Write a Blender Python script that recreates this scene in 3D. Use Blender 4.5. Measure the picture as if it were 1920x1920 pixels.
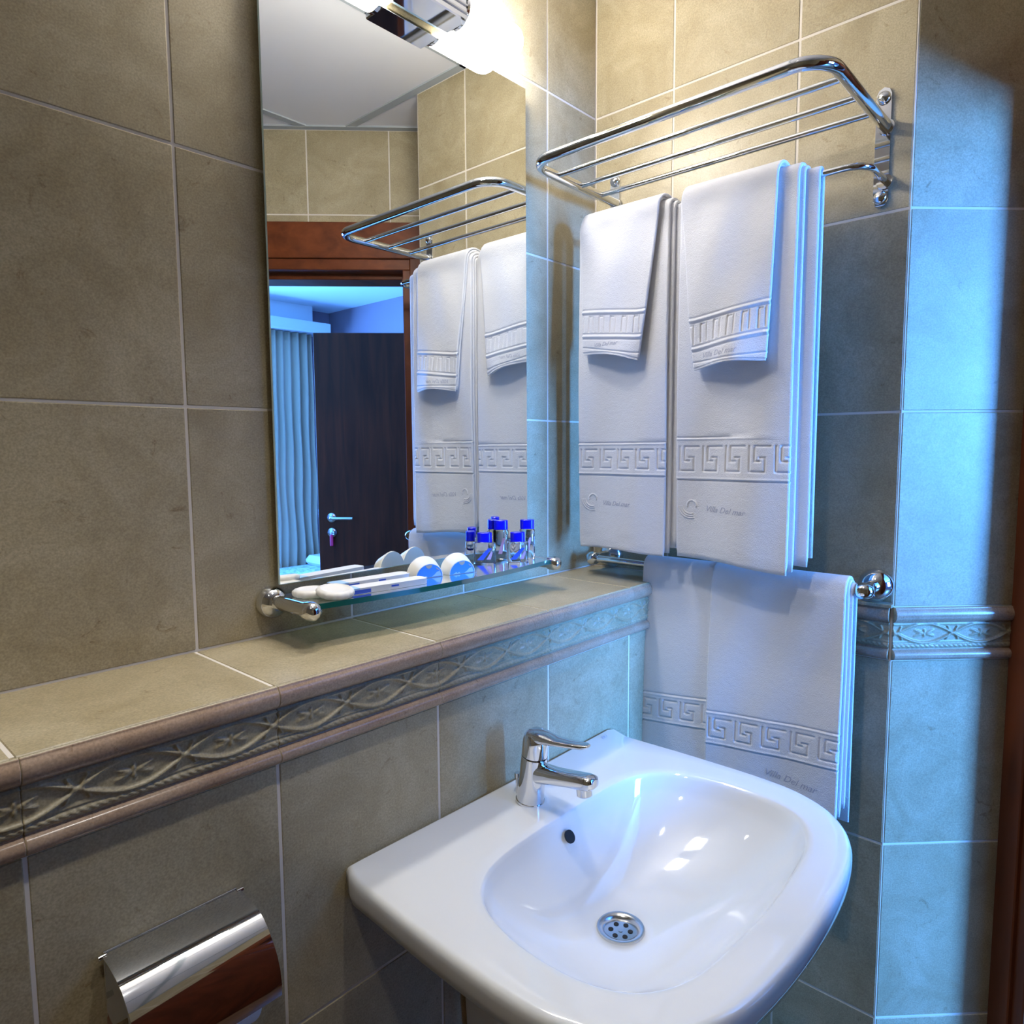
import bpy, bmesh, math, random
import numpy as np
from mathutils import Vector, Matrix
R = math.radians
for o in list(bpy.data.objects): bpy.data.objects.remove(o)
sc = bpy.context.scene
COL = sc.collection
random.seed(4); rng = np.random.default_rng(4)

# ------------------------------------------------------------------ camera
CAM = dict(x=-1.3125, y=-.9393, z=1.2708, yaw=42.334, pitch=-5.201, roll=-.359, f=1306.5)
cd = bpy.data.cameras.new('camera'); cam = bpy.data.objects.new('camera', cd); COL.objects.link(cam)
cd.sensor_width = 36; cd.sensor_fit = 'HORIZONTAL'; cd.lens = CAM['f'] / 1920 * 36; cd.clip_start = .02
_y, _p, _r = R(CAM['yaw']), R(CAM['pitch']), R(CAM['roll'])
fw = Vector((math.cos(_y)*math.cos(_p), math.sin(_y)*math.cos(_p), math.sin(_p)))
rt = Vector((math.sin(_y), -math.cos(_y), 0)); up = rt.cross(fw)
rt2 = rt*math.cos(_r) + up*math.sin(_r); up2 = up*math.cos(_r) - rt*math.sin(_r)
cam.matrix_world = Matrix(((rt2.x, up2.x, -fw.x, CAM['x']), (rt2.y, up2.y, -fw.y, CAM['y']), (rt2.z, up2.z, -fw.z, CAM['z']), (0, 0, 0, 1)))
sc.camera = cam

# ------------------------------------------------------------------ world, exposure, daylight
w = bpy.data.worlds.new('sky'); sc.world = w; w.use_nodes = True
w.node_tree.nodes['Background'].inputs[0].default_value = (.30, .55, 1, 1)
w.node_tree.nodes['Background'].inputs[1].default_value = 1.0
vs = sc.view_settings; vs.view_transform = 'Standard'; vs.look = 'None'; vs.gamma = 1; vs.use_curve_mapping = False
vs.exposure = 0.0
FLOOR, CEIL, BCEIL = -.12, 2.24, 2.40
def area(name, loc, rot, sx, sy, power, col):
    l = bpy.data.lights.new(name, 'AREA'); l.shape = 'RECTANGLE'; l.size = sx; l.size_y = sy; l.energy = power; l.color = col
    o = bpy.data.objects.new(name, l); COL.objects.link(o); o.location = loc; o.rotation_euler = rot; return o
# daylight entering the bedroom through its window (wall at y = -4.2), cool blue
area('window_daylight', (.02, -4.225, 1.42), (R(90), 0, 0), .9, 1.3, 520, (.08, .325, 1.0))
# small recessed ceiling spots of the bathroom, above the frame
SPOTS = ((-.80, -.60), (-1.40, -.62))
for sx_, sy_ in SPOTS:
    l = bpy.data.lights.new('downlight_lamp', 'SPOT'); l.energy = 17; l.color = (1, .98, .94); l.spot_size = R(88); l.spot_blend = .7; l.shadow_soft_size = .03
    o = bpy.data.objects.new('downlight_lamp', l); COL.objects.link(o); o.location = (sx_, sy_, CEIL-.012)
LAMP_STRENGTH = 97

# ------------------------------------------------------------------ materials
def mat(name, col=(.5,.5,.5), rough=.5, metal=0, spec=.5, **kw):
    m = bpy.data.materials.new(name); m.use_nodes = True
    b = m.node_tree.nodes['Principled BSDF']
    b.inputs['Base Color'].default_value = (*col, 1); b.inputs['Roughness'].default_value = rough
    b.inputs['Metallic'].default_value = metal; b.inputs['Specular IOR Level'].default_value = spec
    for k, v in kw.items(): b.inputs[k.replace('_', ' ')].default_value = v
    return m
def nt(m): return m.node_tree.nodes, m.node_tree.links, m.node_tree.nodes['Principled BSDF']
def srgb(r, g, b): return tuple(((c/255+.055)/1.055)**2.4 if c > 10 else c/255/12.92 for c in (r, g, b))
def tile_mat(name, base, dark, light, rough=.32, scale=1.0):
    m = mat(name, base, rough); N, L, b = nt(m)
    tc = N.new('ShaderNodeTexCoord'); oi = N.new('ShaderNodeObjectInfo')
    add = N.new('ShaderNodeVectorMath'); add.operation = 'MULTIPLY_ADD'
    cmb = N.new('ShaderNodeCombineXYZ')
    mul = N.new('ShaderNodeMath'); mul.operation = 'MULTIPLY'; mul.inputs[1].default_value = 37
    L.new(oi.outputs['Random'], mul.inputs[0])
    for i in range(3): L.new(mul.outputs[0], cmb.inputs[i])
    L.new(tc.outputs['Object'], add.inputs[0]); add.inputs[1].default_value = (scale,)*3; L.new(cmb.outputs[0], add.inputs[2])
    n1 = N.new('ShaderNodeTexNoise'); n1.inputs['Scale'].default_value = 9; n1.inputs['Detail'].default_value = 8; n1.inputs['Roughness'].default_value = .65
    n1.inputs['Distortion'].default_value = .6
    n2 = N.new('ShaderNodeTexNoise'); n2.inputs['Scale'].default_value = 420; n2.inputs['Detail'].default_value = 3
    n3 = N.new('ShaderNodeTexNoise'); n3.inputs['Scale'].default_value = 26; n3.inputs['Detail'].default_value = 10; n3.inputs['Roughness'].default_value = .75; n3.inputs['Distortion'].default_value = 1.6
    for n in (n1, n2, n3): L.new(add.outputs[0], n.inputs['Vector'])
    cr = N.new('ShaderNodeValToRGB'); L.new(n1.outputs['Fac'], cr.inputs[0])
    e = cr.color_ramp.elements; e[0].position = .33; e[0].color = (*dark, 1); e[1].position = .68; e[1].color = (*light, 1)
    e2 = cr.color_ramp.elements.new(.5); e2.color = (*base, 1)
    mx = N.new('ShaderNodeMix'); mx.data_type = 'RGBA'; mx.blend_type = 'OVERLAY'; mx.inputs[0].default_value = .55
    L.new(cr.outputs[0], mx.inputs[6])
    g2 = N.new('ShaderNodeValToRGB'); g2.color_ramp.elements[0].position = .3; g2.color_ramp.elements[1].position = .7
    g2.color_ramp.elements[0].color = (.33,.33,.33,1); g2.color_ramp.elements[1].color = (.67,.67,.67,1)
    L.new(n2.outputs['Fac'], g2.inputs[0]); L.new(g2.outputs[0], mx.inputs[7])
    # darker veins and specks
    v = N.new('ShaderNodeValToRGB'); v.color_ramp.elements[0].position = .31; v.color_ramp.elements[0].color = (.55,.46,.34,1)
    v.color_ramp.elements[1].position = .40; v.color_ramp.elements[1].color = (1,1,1,1)
    L.new(n3.outputs['Fac'], v.inputs[0])
    m2 = N.new('ShaderNodeMix'); m2.data_type = 'RGBA'; m2.blend_type = 'MULTIPLY'; m2.inputs[0].default_value = .8
    L.new(mx.outputs[2], m2.inputs[6]); L.new(v.outputs[0], m2.inputs[7])
    L.new(m2.outputs[2], b.inputs['Base Color'])
    bp = N.new('ShaderNodeBump'); bp.inputs['Strength'].default_value = .08; bp.inputs['Distance'].default_value = .001
    L.new(n3.outputs['Fac'], bp.inputs['Height']); L.new(bp.outputs[0], b.inputs['Normal'])
    return m
M = {}
M['tile'] = tile_mat('beige_stone_tile', srgb(168,155,124), srgb(157,143,111), srgb(180,168,138), .40)
M['mould'] = tile_mat('rose_brown_glazed_moulding', srgb(168,142,118), srgb(158,130,106), srgb(176,152,130), .22)
M['floor_tile'] = tile_mat('brown_floor_tile', srgb(110,78,54), srgb(92,62,42), srgb(128,94,66), .3)
M['grout'] = mat('pale_grout', srgb(222,214,202), .85)
M['wallcore'] = mat('plaster_core', (.55,.53,.5), .9)
M['bedwall'] = mat('lilac_grey_bedroom_paint', srgb(150,128,140), .9)
M['bedceil'] = mat('white_ceiling_paint', (.85,.87,.88), .9)
M['ceil'] = mat('white_ceiling_panel', srgb(232,230,230), .85)
M['tbar'] = mat('grey_ceiling_bar', srgb(176,182,184), .45)
M['chrome'] = mat('chrome', (.74,.75,.77), .04, 1)
M['chrome_soft'] = mat('brushed_steel', (.62,.62,.62), .22, 1)
M['mirror'] = mat('silver_mirror', (.90,.92,.90), 0.0, 1)
M['mirror_edge'] = mat('polished_mirror_edge', srgb(205,225,220), .15, 0, .8)
M['porcelain'] = mat('white_porcelain', (.80,.81,.81), .06, 0, .6, Coat_Weight=.6, Coat_Roughness=.02)
M['black'] = mat('black_hole', (.004,.004,.005), .6)
M['darkwood'] = None
def towel_mat(name, col):
    m = mat(name, col, .95, 0, .15, Sheen_Weight=.35, Sheen_Roughness=.5); N, L, b = nt(m)
    tc = N.new('ShaderNodeTexCoord')
    n = N.new('ShaderNodeTexNoise'); n.inputs['Scale'].default_value = 650; n.inputs['Detail'].default_value = 2
    n2 = N.new('ShaderNodeTexNoise'); n2.inputs['Scale'].default_value = 90; n2.inputs['Detail'].default_value = 5
    L.new(tc.outputs['Object'], n.inputs['Vector']); L.new(tc.outputs['Object'], n2.inputs['Vector'])
    ad = N.new('ShaderNodeMath'); ad.operation = 'ADD'; L.new(n.outputs['Fac'], ad.inputs[0]); L.new(n2.outputs['Fac'], ad.inputs[1])
    bp = N.new('ShaderNodeBump'); bp.inputs['Strength'].default_value = .6; bp.inputs['Distance'].default_value = .0016
    L.new(ad.outputs[0], bp.inputs['Height']); L.new(bp.outputs[0], b.inputs['Normal'])
    return m
M['towel'] = towel_mat('white_terry', (.75,.74,.75))
M['stitch'] = mat('grey_embroidery_thread', srgb(176,177,190), .8)
def wood_mat(name, c1, c2, rough=.35, axis='Z'):
    m = mat(name, c1, rough); N, L, b = nt(m)
    tc = N.new('ShaderNodeTexCoord'); mp = N.new('ShaderNodeMapping'); L.new(tc.outputs['Object'], mp.inputs[0])
    mp.inputs['Scale'].default_value = (9, 9, .8) if axis == 'Z' else (.8, 9, 9)
    n = N.new('ShaderNodeTexNoise'); n.inputs['Scale'].default_value = 3; n.inputs['Detail'].default_value = 8; n.inputs['Distortion'].default_value = .6
    L.new(mp.outputs[0], n.inputs['Vector'])
    cr = N.new('ShaderNodeValToRGB'); cr.color_ramp.elements[0].position = .3; cr.color_ramp.elements[1].position = .7
    b.inputs['Specular IOR Level'].default_value = .25; cr.color_ramp.elements[0].color = (*c1, 1); cr.color_ramp.elements[1].color = (*c2, 1)
    L.new(n.outputs['Fac'], cr.inputs[0]); L.new(cr.outputs[0], b.inputs['Base Color']); return m
M['frame'] = wood_mat('red_brown_frame_veneer', srgb(92,44,20), srgb(122,62,30), .4, 'X')
M['frameZ'] = wood_mat('red_brown_jamb_veneer', srgb(88,42,20), srgb(116,58,28), .4)
M['leaf'] = wood_mat('dark_red_brown_door_veneer', srgb(66,28,12), srgb(96,44,22), .6)
M['curtain'] = mat('pale_curtain', srgb(205,184,158), .9)
M['bed'] = mat('bedspread', srgb(196,206,222), .9)
N, L, b = nt(M['bed']); n = N.new('ShaderNodeTexNoise'); n.inputs['Scale'].default_value = 16; n.inputs['Detail'].default_value = 3; n.inputs['Distortion'].default_value = 2
cr = N.new('ShaderNodeValToRGB'); cr.color_ramp.elements[0].position = .42; cr.color_ramp.elements[1].position = .52
cr.color_ramp.elements[0].color = (*srgb(150,165,195), 1); cr.color_ramp.elements[1].color = (*srgb(205,212,222), 1)
L.new(n.outputs['Fac'], cr.inputs[0]); L.new(cr.outputs[0], b.inputs['Base Color'])
def glass(name, col, rough=0.0):
    m = mat(name, col, rough, 0, .5, Transmission_Weight=1.0, IOR=1.5); return m
M['glass'] = glass('green_tinted_shelf_glass', (.62,.90,.82), .12); M['glass'].node_tree.nodes['Principled BSDF'].inputs['Specular IOR Level'].default_value = .15
M['glass_edge'] = mat('emerald_glass_edge', srgb(22,105,90), .12, 0, .6, Transmission_Weight=.35)
M['bottle'] = glass('clear_bottle_plastic', (.93,.95,.97), .02)
M['window_glass'] = mat('window_glass', (1,1,1), 0, 0, .5, Transmission_Weight=1.0, IOR=1.01)
M['cap'] = mat('royal_blue_cap', srgb(10,12,200), .25)
M['label_blue'] = mat('blue_print', srgb(58,92,205), .4)
M['label_pink'] = mat('pink_print', srgb(205,165,190), .5)
M['soap'] = mat('ivory_soap', srgb(238,234,226), .45)
M['card'] = mat('white_card', srgb(232,230,226), .5)
M['card_cream'] = mat('cream_card', srgb(236,230,214), .5)
M['print_sky'] = mat('sky_blue_print', srgb(62,140,225), .4)
M['print_wave'] = mat('pale_wave_print', srgb(170,205,240), .45)
M['print_sand'] = mat('sand_print', srgb(205,180,150), .5)
M['paper'] = mat('toilet_paper', (.85,.85,.84), .9)
M['pink'] = mat('pink_key_tag', srgb(235,40,120), .4)
M['lampglass'] = mat('opal_lamp_glass', (1,1,1), .3)
b = M['lampglass'].node_tree.nodes['Principled BSDF']
b.inputs['Emission Color'].default_value = (1, .965, .92, 1); b.inputs['Emission Strength'].default_value = LAMP_STRENGTH
M['diffuser'] = mat('ceiling_lamp_diffuser', (1,1,1), .4)
b = M['diffuser'].node_tree.nodes['Principled BSDF']; b.inputs['Emission Color'].default_value = (1,.95,.88,1); b.inputs['Emission Strength'].default_value = 6

# ------------------------------------------------------------------ helpers
def mk(name, verts, faces, ms, parent=None, smooth=False, fmat=None, me_only=False):
    me = bpy.data.meshes.new(name)
    if isinstance(verts, np.ndarray): verts = verts.tolist()
    if isinstance(faces, np.ndarray): faces = faces.tolist()
    me.from_pydata(verts, [], faces)
    for m in (ms if isinstance(ms, (list, tuple)) else [ms]): me.materials.append(M[m] if isinstance(m, str) else m)
    if fmat is not None: me.polygons.foreach_set('material_index', np.array(fmat, dtype=np.int32))
    if smooth: me.polygons.foreach_set('use_smooth', np.ones(len(me.polygons), dtype=bool))
    me.update()
    if me_only: return me
    return put(name, me, parent)
def put(name, me, parent=None):
    o = bpy.data.objects.new(name, me); COL.objects.link(o)
    if parent is not None: o.parent = parent
    return o
def fix(o, angle=None):
    bm = bmesh.new(); bm.from_mesh(o.data); bmesh.ops.remove_doubles(bm, verts=bm.verts, dist=1e-6)
    bmesh.ops.recalc_face_normals(bm, faces=bm.faces); bm.to_mesh(o.data); bm.free()
    if angle is not None:
        o.data.polygons.foreach_set('use_smooth', np.ones(len(o.data.polygons), dtype=bool)); o.data.set_sharp_from_angle(angle=R(angle))
    return o
def tag(o, label=None, cat=None, group=None, kind=None):
    if label: o['label'] = label
    if cat: o['category'] = cat
    if group: o['group'] = group
    if kind: o['kind'] = kind
    return o
def empty(name, loc=(0,0,0), label=None, cat=None, group=None, rz=0):
    o = bpy.data.objects.new(name, None); COL.objects.link(o); o.location = loc; o.rotation_euler = (0,0,rz); o.empty_display_size = .02
    return tag(o, label, cat, group)
def cbox(lo, hi, c=.001):
    """chamfered box verts/faces"""
    bm = bmesh.new(); bmesh.ops.create_cube(bm, size=1)
    for v in bm.verts:
        v.co = Vector([(lo[i]+hi[i])/2 + v.co[i]*(hi[i]-lo[i]) for i in range(3)])
    if c > 0: bmesh.ops.bevel(bm, geom=list(bm.edges), offset=c, segments=1, affect='EDGES', profile=.5)
    vs_ = [tuple(v.co) for v in bm.verts]; bm.verts.index_update(); fs = [[v.index for v in f.verts] for f in bm.faces]; bm.free()
    return vs_, fs
def box(name, lo, hi, m, parent=None, c=.001):
    lo2 = [min(a, b_) for a, b_ in zip(lo, hi)]; hi2 = [max(a, b_) for a, b_ in zip(lo, hi)]
    v, f = cbox(lo2, hi2, c); return mk(name, v, f, m, parent)
def join(parts):
    V, F, FM = [], [], []
    for p in parts:
        v, f = p[0], p[1]; k = p[2] if len(p) > 2 else 0
        n = len(V); V += [tuple(a) for a in v]; F += [[i+n for i in q] for q in f]; FM += [k]*len(f)
    return V, F, FM
def circle_pts(n, r, a0=0): return [(r*math.cos(a0+2*math.pi*i/n), r*math.sin(a0+2*math.pi*i/n)) for i in range(n)]
def tube(path, r, n=16, cap=True, radii=None, flat=1.0):
    path = [Vector(p) for p in path]; V, F = [], []
    t0 = (path[1]-path[0]).normalized(); u = t0.orthogonal().normalized(); prev = t0
    for i, p in enumerate(path):
        a = path[max(i-1, 0)]; c = path[min(i+1, len(path)-1)]; t = (c-a).normalized()
        u = (prev.rotation_difference(t) @ u).normalized(); prev = t; v = t.cross(u)
        rr = radii[i] if radii else r
        for k in range(n):
            an = 2*math.pi*k/n; V.append(tuple(p + u*rr*math.cos(an) + v*rr*math.sin(an)*flat))
    for i in range(len(path)-1):
        for k in range(n): F.append([i*n+k, i*n+(k+1)%n, (i+1)*n+(k+1)%n, (i+1)*n+k])
    if cap: F.append(list(range(n))[::-1]); F.append([(len(path)-1)*n+k for k in range(n)])
    return V, F
def rounded_path(pts, rad, seg=8):
    pts = [Vector(p) for p in pts]; out = [pts[0]]
    for i in range(1, len(pts)-1):
        a, b_, c = pts[i-1], pts[i], pts[i+1]; d1 = (a-b_).normalized(); d2 = (c-b_).normalized()
        half = d1.angle(d2)/2; L_ = rad/math.tan(half); p1 = b_+d1*L_; cen = b_+(d1+d2).normalized()*(rad/math.sin(half))
        v1 = p1-cen; v2 = b_+d2*L_-cen; ax = v1.cross(v2).normalized(); ang = v1.angle(v2)
        for k in range(seg+1): out.append(cen + Matrix.Rotation(ang*k/seg, 3, ax) @ v1)
    out.append(pts[-1]); return out
def lathe(prof, axis_o, axis_d, n=32):
    """prof = [(r, h)], revolved about axis"""
    d = Vector(axis_d).normalized(); u = d.orthogonal().normalized(); v = d.cross(u); o = Vector(axis_o); V, F = [], []
    for r_, h in prof:
        for k in range(n):
            a = 2*math.pi*k/n; V.append(tuple(o + d*h + (u*math.cos(a)+v*math.sin(a))*max(r_, 1e-5)))
    for i in range(len(prof)-1):
        for k in range(n): F.append([i*n+k, i*n+(k+1)%n, (i+1)*n+(k+1)%n, (i+1)*n+k])
    F.append(list(range(n))[::-1]); F.append([(len(prof)-1)*n+k for k in range(n)])
    return V, F
def prism(poly, a, b_, axis='Z'):
    n = len(poly); V = []
    for h in (a, b_):
        for p, q in poly: V.append({'Z': (p, q, h), 'Y': (p, h, q), 'X': (h, p, q)}[axis])
    F = [list(range(n))[::-1], [n+i for i in range(n)]] + [[i, (i+1)%n, n+(i+1)%n, n+i] for i in range(n)]
    return V, F
def text_mesh(name, body, size, depth, m, parent, matrix, shear=.25):
    c = bpy.data.curves.new(name, 'FONT'); c.body = body; c.size = size; c.extrude = depth; c.shear = shear; c.align_x = 'LEFT'; c.resolution_u = 3
    o = bpy.data.objects.new('tmp', c); COL.objects.link(o)
    dg = bpy.context.evaluated_depsgraph_get(); me = bpy.data.meshes.new_from_object(o.evaluated_get(dg))
    bpy.data.objects.remove(o); me.transform(matrix); me.materials.clear(); me.materials.append(M[m]); me.name = name
    return put(name, me, parent)

# ------------------------------------------------------------------ tiled surfaces
s2 = 2**-.5
class Plane:
    """u, v in the surface, n out of it into the room"""
    def __init__(s, o, u, v, n): s.o, s.u, s.v, s.n = map(Vector, (o, u, v, n))
    def P(s, a, b_, c): return s.o + s.u*a + s.v*b_ + s.n*c
    def mat(s, a, b_):
        p = s.P(a, b_, 0)
        return Matrix(((s.u.x, s.v.x, s.n.x, p.x), (s.u.y, s.v.y, s.n.y, p.y), (s.u.z, s.v.z, s.n.z, p.z), (0,0,0,1)))
_tc = {}
def tile_mesh(w_, h_, m):
    k = (round(w_, 4), round(h_, 4), m)
    if k not in _tc:
        v, f = cbox((0, 0, -.008), (w_, h_, 0), .0012); _tc[k] = mk('tile', v, f, m, me_only=True)
    return _tc[k]
G = .0017
def tiles(pl, parent, region, us, vs_, m='tile'):
    u0, u1, v0, v1 = region
    U = [u0]+[x for x in sorted(us) if u0+.004 < x < u1-.004]+[u1]; Vv = [v0]+[x for x in sorted(vs_) if v0+.004 < x < v1-.004]+[v1]
    for a, b_ in zip(U, U[1:]):
        for c, d in zip(Vv, Vv[1:]):
            o = put('tile', tile_mesh(b_-a-2*G, d-c-2*G, m), parent)
            o.matrix_world = pl.mat(a+G, c+G) @ Matrix.Translation((0, 0, rng.uniform(-.0003, .0003)))
def slab(pl, name, regions, thick, m=('grout',), parent=None, front=-.0010):
    parts = []
    for u0, u1, v0, v1 in regions:
        v, f = cbox((u0, v0, -thick), (u1, v1, front), 0)
        parts.append(([pl.P(*q) for q in v], f))
    V, F, FM = join(parts); o = mk(name, V, F, list(m), parent); o['kind'] = 'structure' if parent is None else 'part'
    if parent is not None: del o['kind']
    return o

# relief border tiles -------------------------------------------------------
TH = .0930
def border_height(X, z):
    """X along (period .1, eye centre at 0), z 0..TH from bottom; returns outward offset and material id"""
    h = np.full_like(X, .0015)
    # bottom moulding 0..0.019, panel .021...066, top moulding .068...093
    def torus(z, a, b_, hh): t = np.clip((z-a)/(b_-a), 0, 1); return hh*np.sqrt(np.clip(1-(2*t-1)**2, 0, 1))
    hb = torus(z, .0, .0185, .0095); ht = torus(z, .0665, TH, .0108)
    lip = np.where((z > TH-.007), .006, 0)
    inb = (z <= .0195); intp = (z >= .0655)
    p = .1; xm = (X + p/2) % p - p/2
    zc = .0475; A = .0170
    def ridge(d, w_, hh): return 1.2*hh*np.exp(-(d/w_)**2)
    rel = np.zeros_like(X)
    c = A*np.cos(np.pi*xm/p*1.0)
    slope = np.sqrt(1+(A*np.pi/p)**2*np.sin(np.pi*xm/p)**2)
    full = A*np.cos(2*np.pi*(X % (2*p))/(2*p))
    rel = np.maximum(rel, ridge((z-zc-c*1.0)/slope, .0019, .0034))
    rel = np.maximum(rel, ridge((z-zc+c*1.0)/slope, .0019, .0034))
    for sg in (-1, 1): rel = rel - .0012*np.exp(-((np.abs(z-zc+sg*c)/slope-.0042)/.0011)**2)
    # hooks at the crossings
    xe = np.abs(np.abs(xm)-p/2)
    rel = np.maximum(rel, ridge(xe-.0035-np.abs(z-zc-.002)*.55, .0014, .0026)*(np.abs(z-zc) < .012))
    # flower
    rr = np.hypot(xm, (z-zc)*1.35); an = np.arctan2((z-zc)*1.35, xm)
    for a0, ln in ((R(22), .020), (R(158), .020), (R(-22), .020), (R(202), .020), (R(90), .010), (R(-90), .010), (0, .014), (np.pi, .014)):
        ca, sa = np.cos(a0), np.sin(a0); al = xm*ca+(z-zc)*1.35*sa; pe = -xm*sa+(z-zc)*1.35*ca
        rel = np.maximum(rel, .0028*np.exp(-(pe/(.0018))**2)*np.clip(np.sin(np.pi*np.clip(al/ln, 0, 1)), 0, 1)**.6)
    rel = np.maximum(rel, .002*np.exp(-(rr/.0022)**2))
    # rope and line
    zr = .0255; ph = (X*1.0+(z-zr)*1.5)/.0085
    rope = .0028*np.sqrt(np.clip(1-((z-zr)/.0036)**2, 0, 1))*(.45+.55*np.abs(np.sin(np.pi*ph)))
    rel = np.maximum(rel, rope*1.25)
    rel = np.maximum(rel, ridge(z-.0318, .0009, .0016)*(xe < .033))
    rel = np.maximum(rel, ridge(z-.0632, .0012, .0022))
    h = h + rel
    h = np.where(inb, np.maximum(hb, .0015), h); h = np.where(intp, np.maximum(np.maximum(ht, lip), .0015), h)
    h = np.where(np.abs(z-.0200) < .0006, .0005, h); h = np.where(np.abs(z-.0650) < .0006, .0005, h)
    mid = (inb | intp).astype(int)
    return h, mid
_bc = {}
def border_mesh(w_, phase):
    k = (round(w_, 3), round(phase % .1, 3))
    if k in _bc: return _bc[k]
    nu = max(4, int(w_/.00125)); nv = 66
    u = np.linspace(0, w_, nu+1); z = np.linspace(0, TH, nv+1)
    U, Z = np.meshgrid(u, z, indexing='ij'); h, _ = border_height(U+phase, Z)
    h = h.copy(); V = np.stack([U, Z, h], -1).reshape(-1, 3)
    idx = np.arange((nu+1)*(nv+1)).reshape(nu+1, nv+1)
    F = np.stack([idx[:-1,:-1], idx[1:,:-1], idx[1:,1:], idx[:-1,1:]], -1).reshape(-1, 4)
    zc = (z[:-1]+z[1:])/2; mi = ((zc <= .0195) | (zc >= .0655)).astype(int); FM = np.tile(mi, nu)
    V = V.tolist(); F = F.tolist(); FM = FM.tolist()
    # skirt to a flat back at -0.006
    rim = list(idx[:, 0]) + list(idx[-1, 1:]) + list(idx[-2::-1, -1]) + list(idx[0, -2:0:-1])
    n = len(V); m_ = len(rim)
    for r_ in rim: V.append([V[r_][0], V[r_][1], -.006])
    for i in range(m_): F.append([int(rim[(i+1) % m_]), int(rim[i]), n+i, n+(i+1) % m_]); FM.append(0)
    F.append([n+m_-1-i for i in range(m_)]); FM.append(0)
    me = mk('border_tile', V, F, ['tile', 'mould'], fmat=FM, smooth=True, me_only=True)
    _bc[k] = me; return me
def borders(pl, parent, u0, u1, us, v0, phase0):
    U = [u0]+[x for x in sorted(us) if u0+.004 < x < u1-.004]+[u1]
    for a, b_ in zip(U, U[1:]):
        o = put('border_tile', border_mesh(b_-a-.0006, a+phase0), parent); o.matrix_world = pl.mat(a+.0003, v0)

# ------------------------------------------------------------------ the setting
L_, W_ = .6296, .2229
X0 = -.9169; D = .2056
E = Vector((W_*s2, -L_-W_*s2, 0))
rowz = [1.0, 1.3286, 1.6591, 1.9896, CEIL]; rowlo = [FLOOR, .235, .5665, .9015]
XL, YF = -2.2, -1.9
xs = [X0+.25*k for k in range(-6, 5)]
back = Plane((0,0,0), (1,0,0), (0,0,1), (0,-1,0))
wb = slab(back, 'wall_back', [(XL, 0, FLOOR, BCEIL)], .12); wb['label'] = 'beige tiled wall with the mirror'
tiles(back, wb, (XL, 0, 1.0, CEIL), xs, rowz)
low = Plane((0,-D,0), (1,0,0), (0,0,1), (0,-1,0))
wl = slab(low, 'wall_back_lower', [(XL, 0, FLOOR, .9945)], D-.002)
tiles(low, wl, (XL, 0, FLOOR, .9055), xs, rowlo[:3])
borders(low, wl, XL, 0, xs, .9055, .873)
led = Plane((0,-D,1.0), (1,0,0), (0,1,0), (0,0,1))
wg = slab(led, 'wall_ledge', [(XL, 0, .001, D)], .0055)
tiles(led, wg, (XL, 0, -.004, D), [X0-.004+.25*k for k in range(-6, 5)], [])
# towel wall
right = Plane((0,0,0), (0,-1,0), (0,0,1), (-1,0,0))
wr = slab(right, 'wall_right', [(-.1, L_, FLOOR, BCEIL)], .10)
ys = [.1914, .4414]
tiles(right, wr, (0, L_, 1.0, CEIL), ys, rowz)
tiles(right, wr, (D, L_, FLOOR, .9015), ys, rowlo); borders(right, wr, D+.002, L_-.004, ys, .9015, .03)
box('edge_strip', (-.012, -.004, .9945), (0, -L_, 1.0), 'tile', wr, .0005)
# diagonal strip wall
diag = Plane((0,-L_,0), (s2,-s2,0), (0,0,1), (-s2,-s2,0))
wd = slab(diag, 'wall_diagonal', [(.0, W_+.08, FLOOR, BCEIL)], .08)
tiles(diag, wd, (0, W_, .9945, CEIL), [], rowz[1:]); tiles(diag, wd, (0, W_, FLOOR, .9015), [], rowlo)
borders(diag, wd, .0, W_, [], .9015, -.055)
# door wall
dw = Plane(E, (-s2,-s2,0), (0,0,1), (-s2*1, s2, 0))
OPE = (.070, .80); HEAD = 1.82
wdo = slab(dw, 'wall_door', [(-.05, 1.60, HEAD+.03, BCEIL), (.83, 1.60, FLOOR, HEAD+.03), (-.05, .045, FLOOR, HEAD+.03)], .13)
jt = [.106+.25*k for k in range(8)]
tiles(dw, wdo, (0, .91, 1.963, CEIL), jt, rowz); tiles(dw, wdo, (.91, 1.574, FLOOR, CEIL), jt, rowz+rowlo)
# front and left walls
front = Plane((-.956, YF, 0), (-1,0,0), (0,0,1), (0,1,0))
wf = slab(front, 'wall_front', [(-.1, 1.30, FLOOR, BCEIL)], .1)
tiles(front, wf, (0, 1.244, FLOOR, CEIL), [.25*k for k in range(6)], rowz+rowlo)
left = Plane((XL, YF, 0), (0,1,0), (0,0,1), (1,0,0))
wle = slab(left, 'wall_left', [(0, 1.9, FLOOR, BCEIL)], .1)
tiles(left, wle, (0, 1.9, FLOOR, CEIL), [.25*k+.1 for k in range(8)], rowz+rowlo)
# floor
fl = Plane((-3, -4.4, FLOOR), (1,0,0), (0,1,0), (0,0,1))
floor = slab(fl, 'floor', [(0, 5.4, 0, 5.0)], .1, ('floor_tile',))
poly = [(XL-.1, .12), (.1, .12), (.1, -L_), (E.x+.05, E.y-.0), (E.x-s2*.05+.05, E.y-s2*.05-.05), (-.956, YF-.05), (XL-.1, YF-.05)]
flt = Plane((XL, YF, FLOOR+.004), (1,0,0), (0,1,0), (0,0,1))
for i in range(8):
    for j in range(5):
        x0, y0 = .33*i, .33*j
        if XL+x0+.33 > 0.0 or (y0 < .9 and x0+.33 > 1.25 + y0): continue
        tiles(flt, floor, (x0, x0+.33, y0, min(y0+.33, 1.69)), [], [], 'floor_tile')
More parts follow.
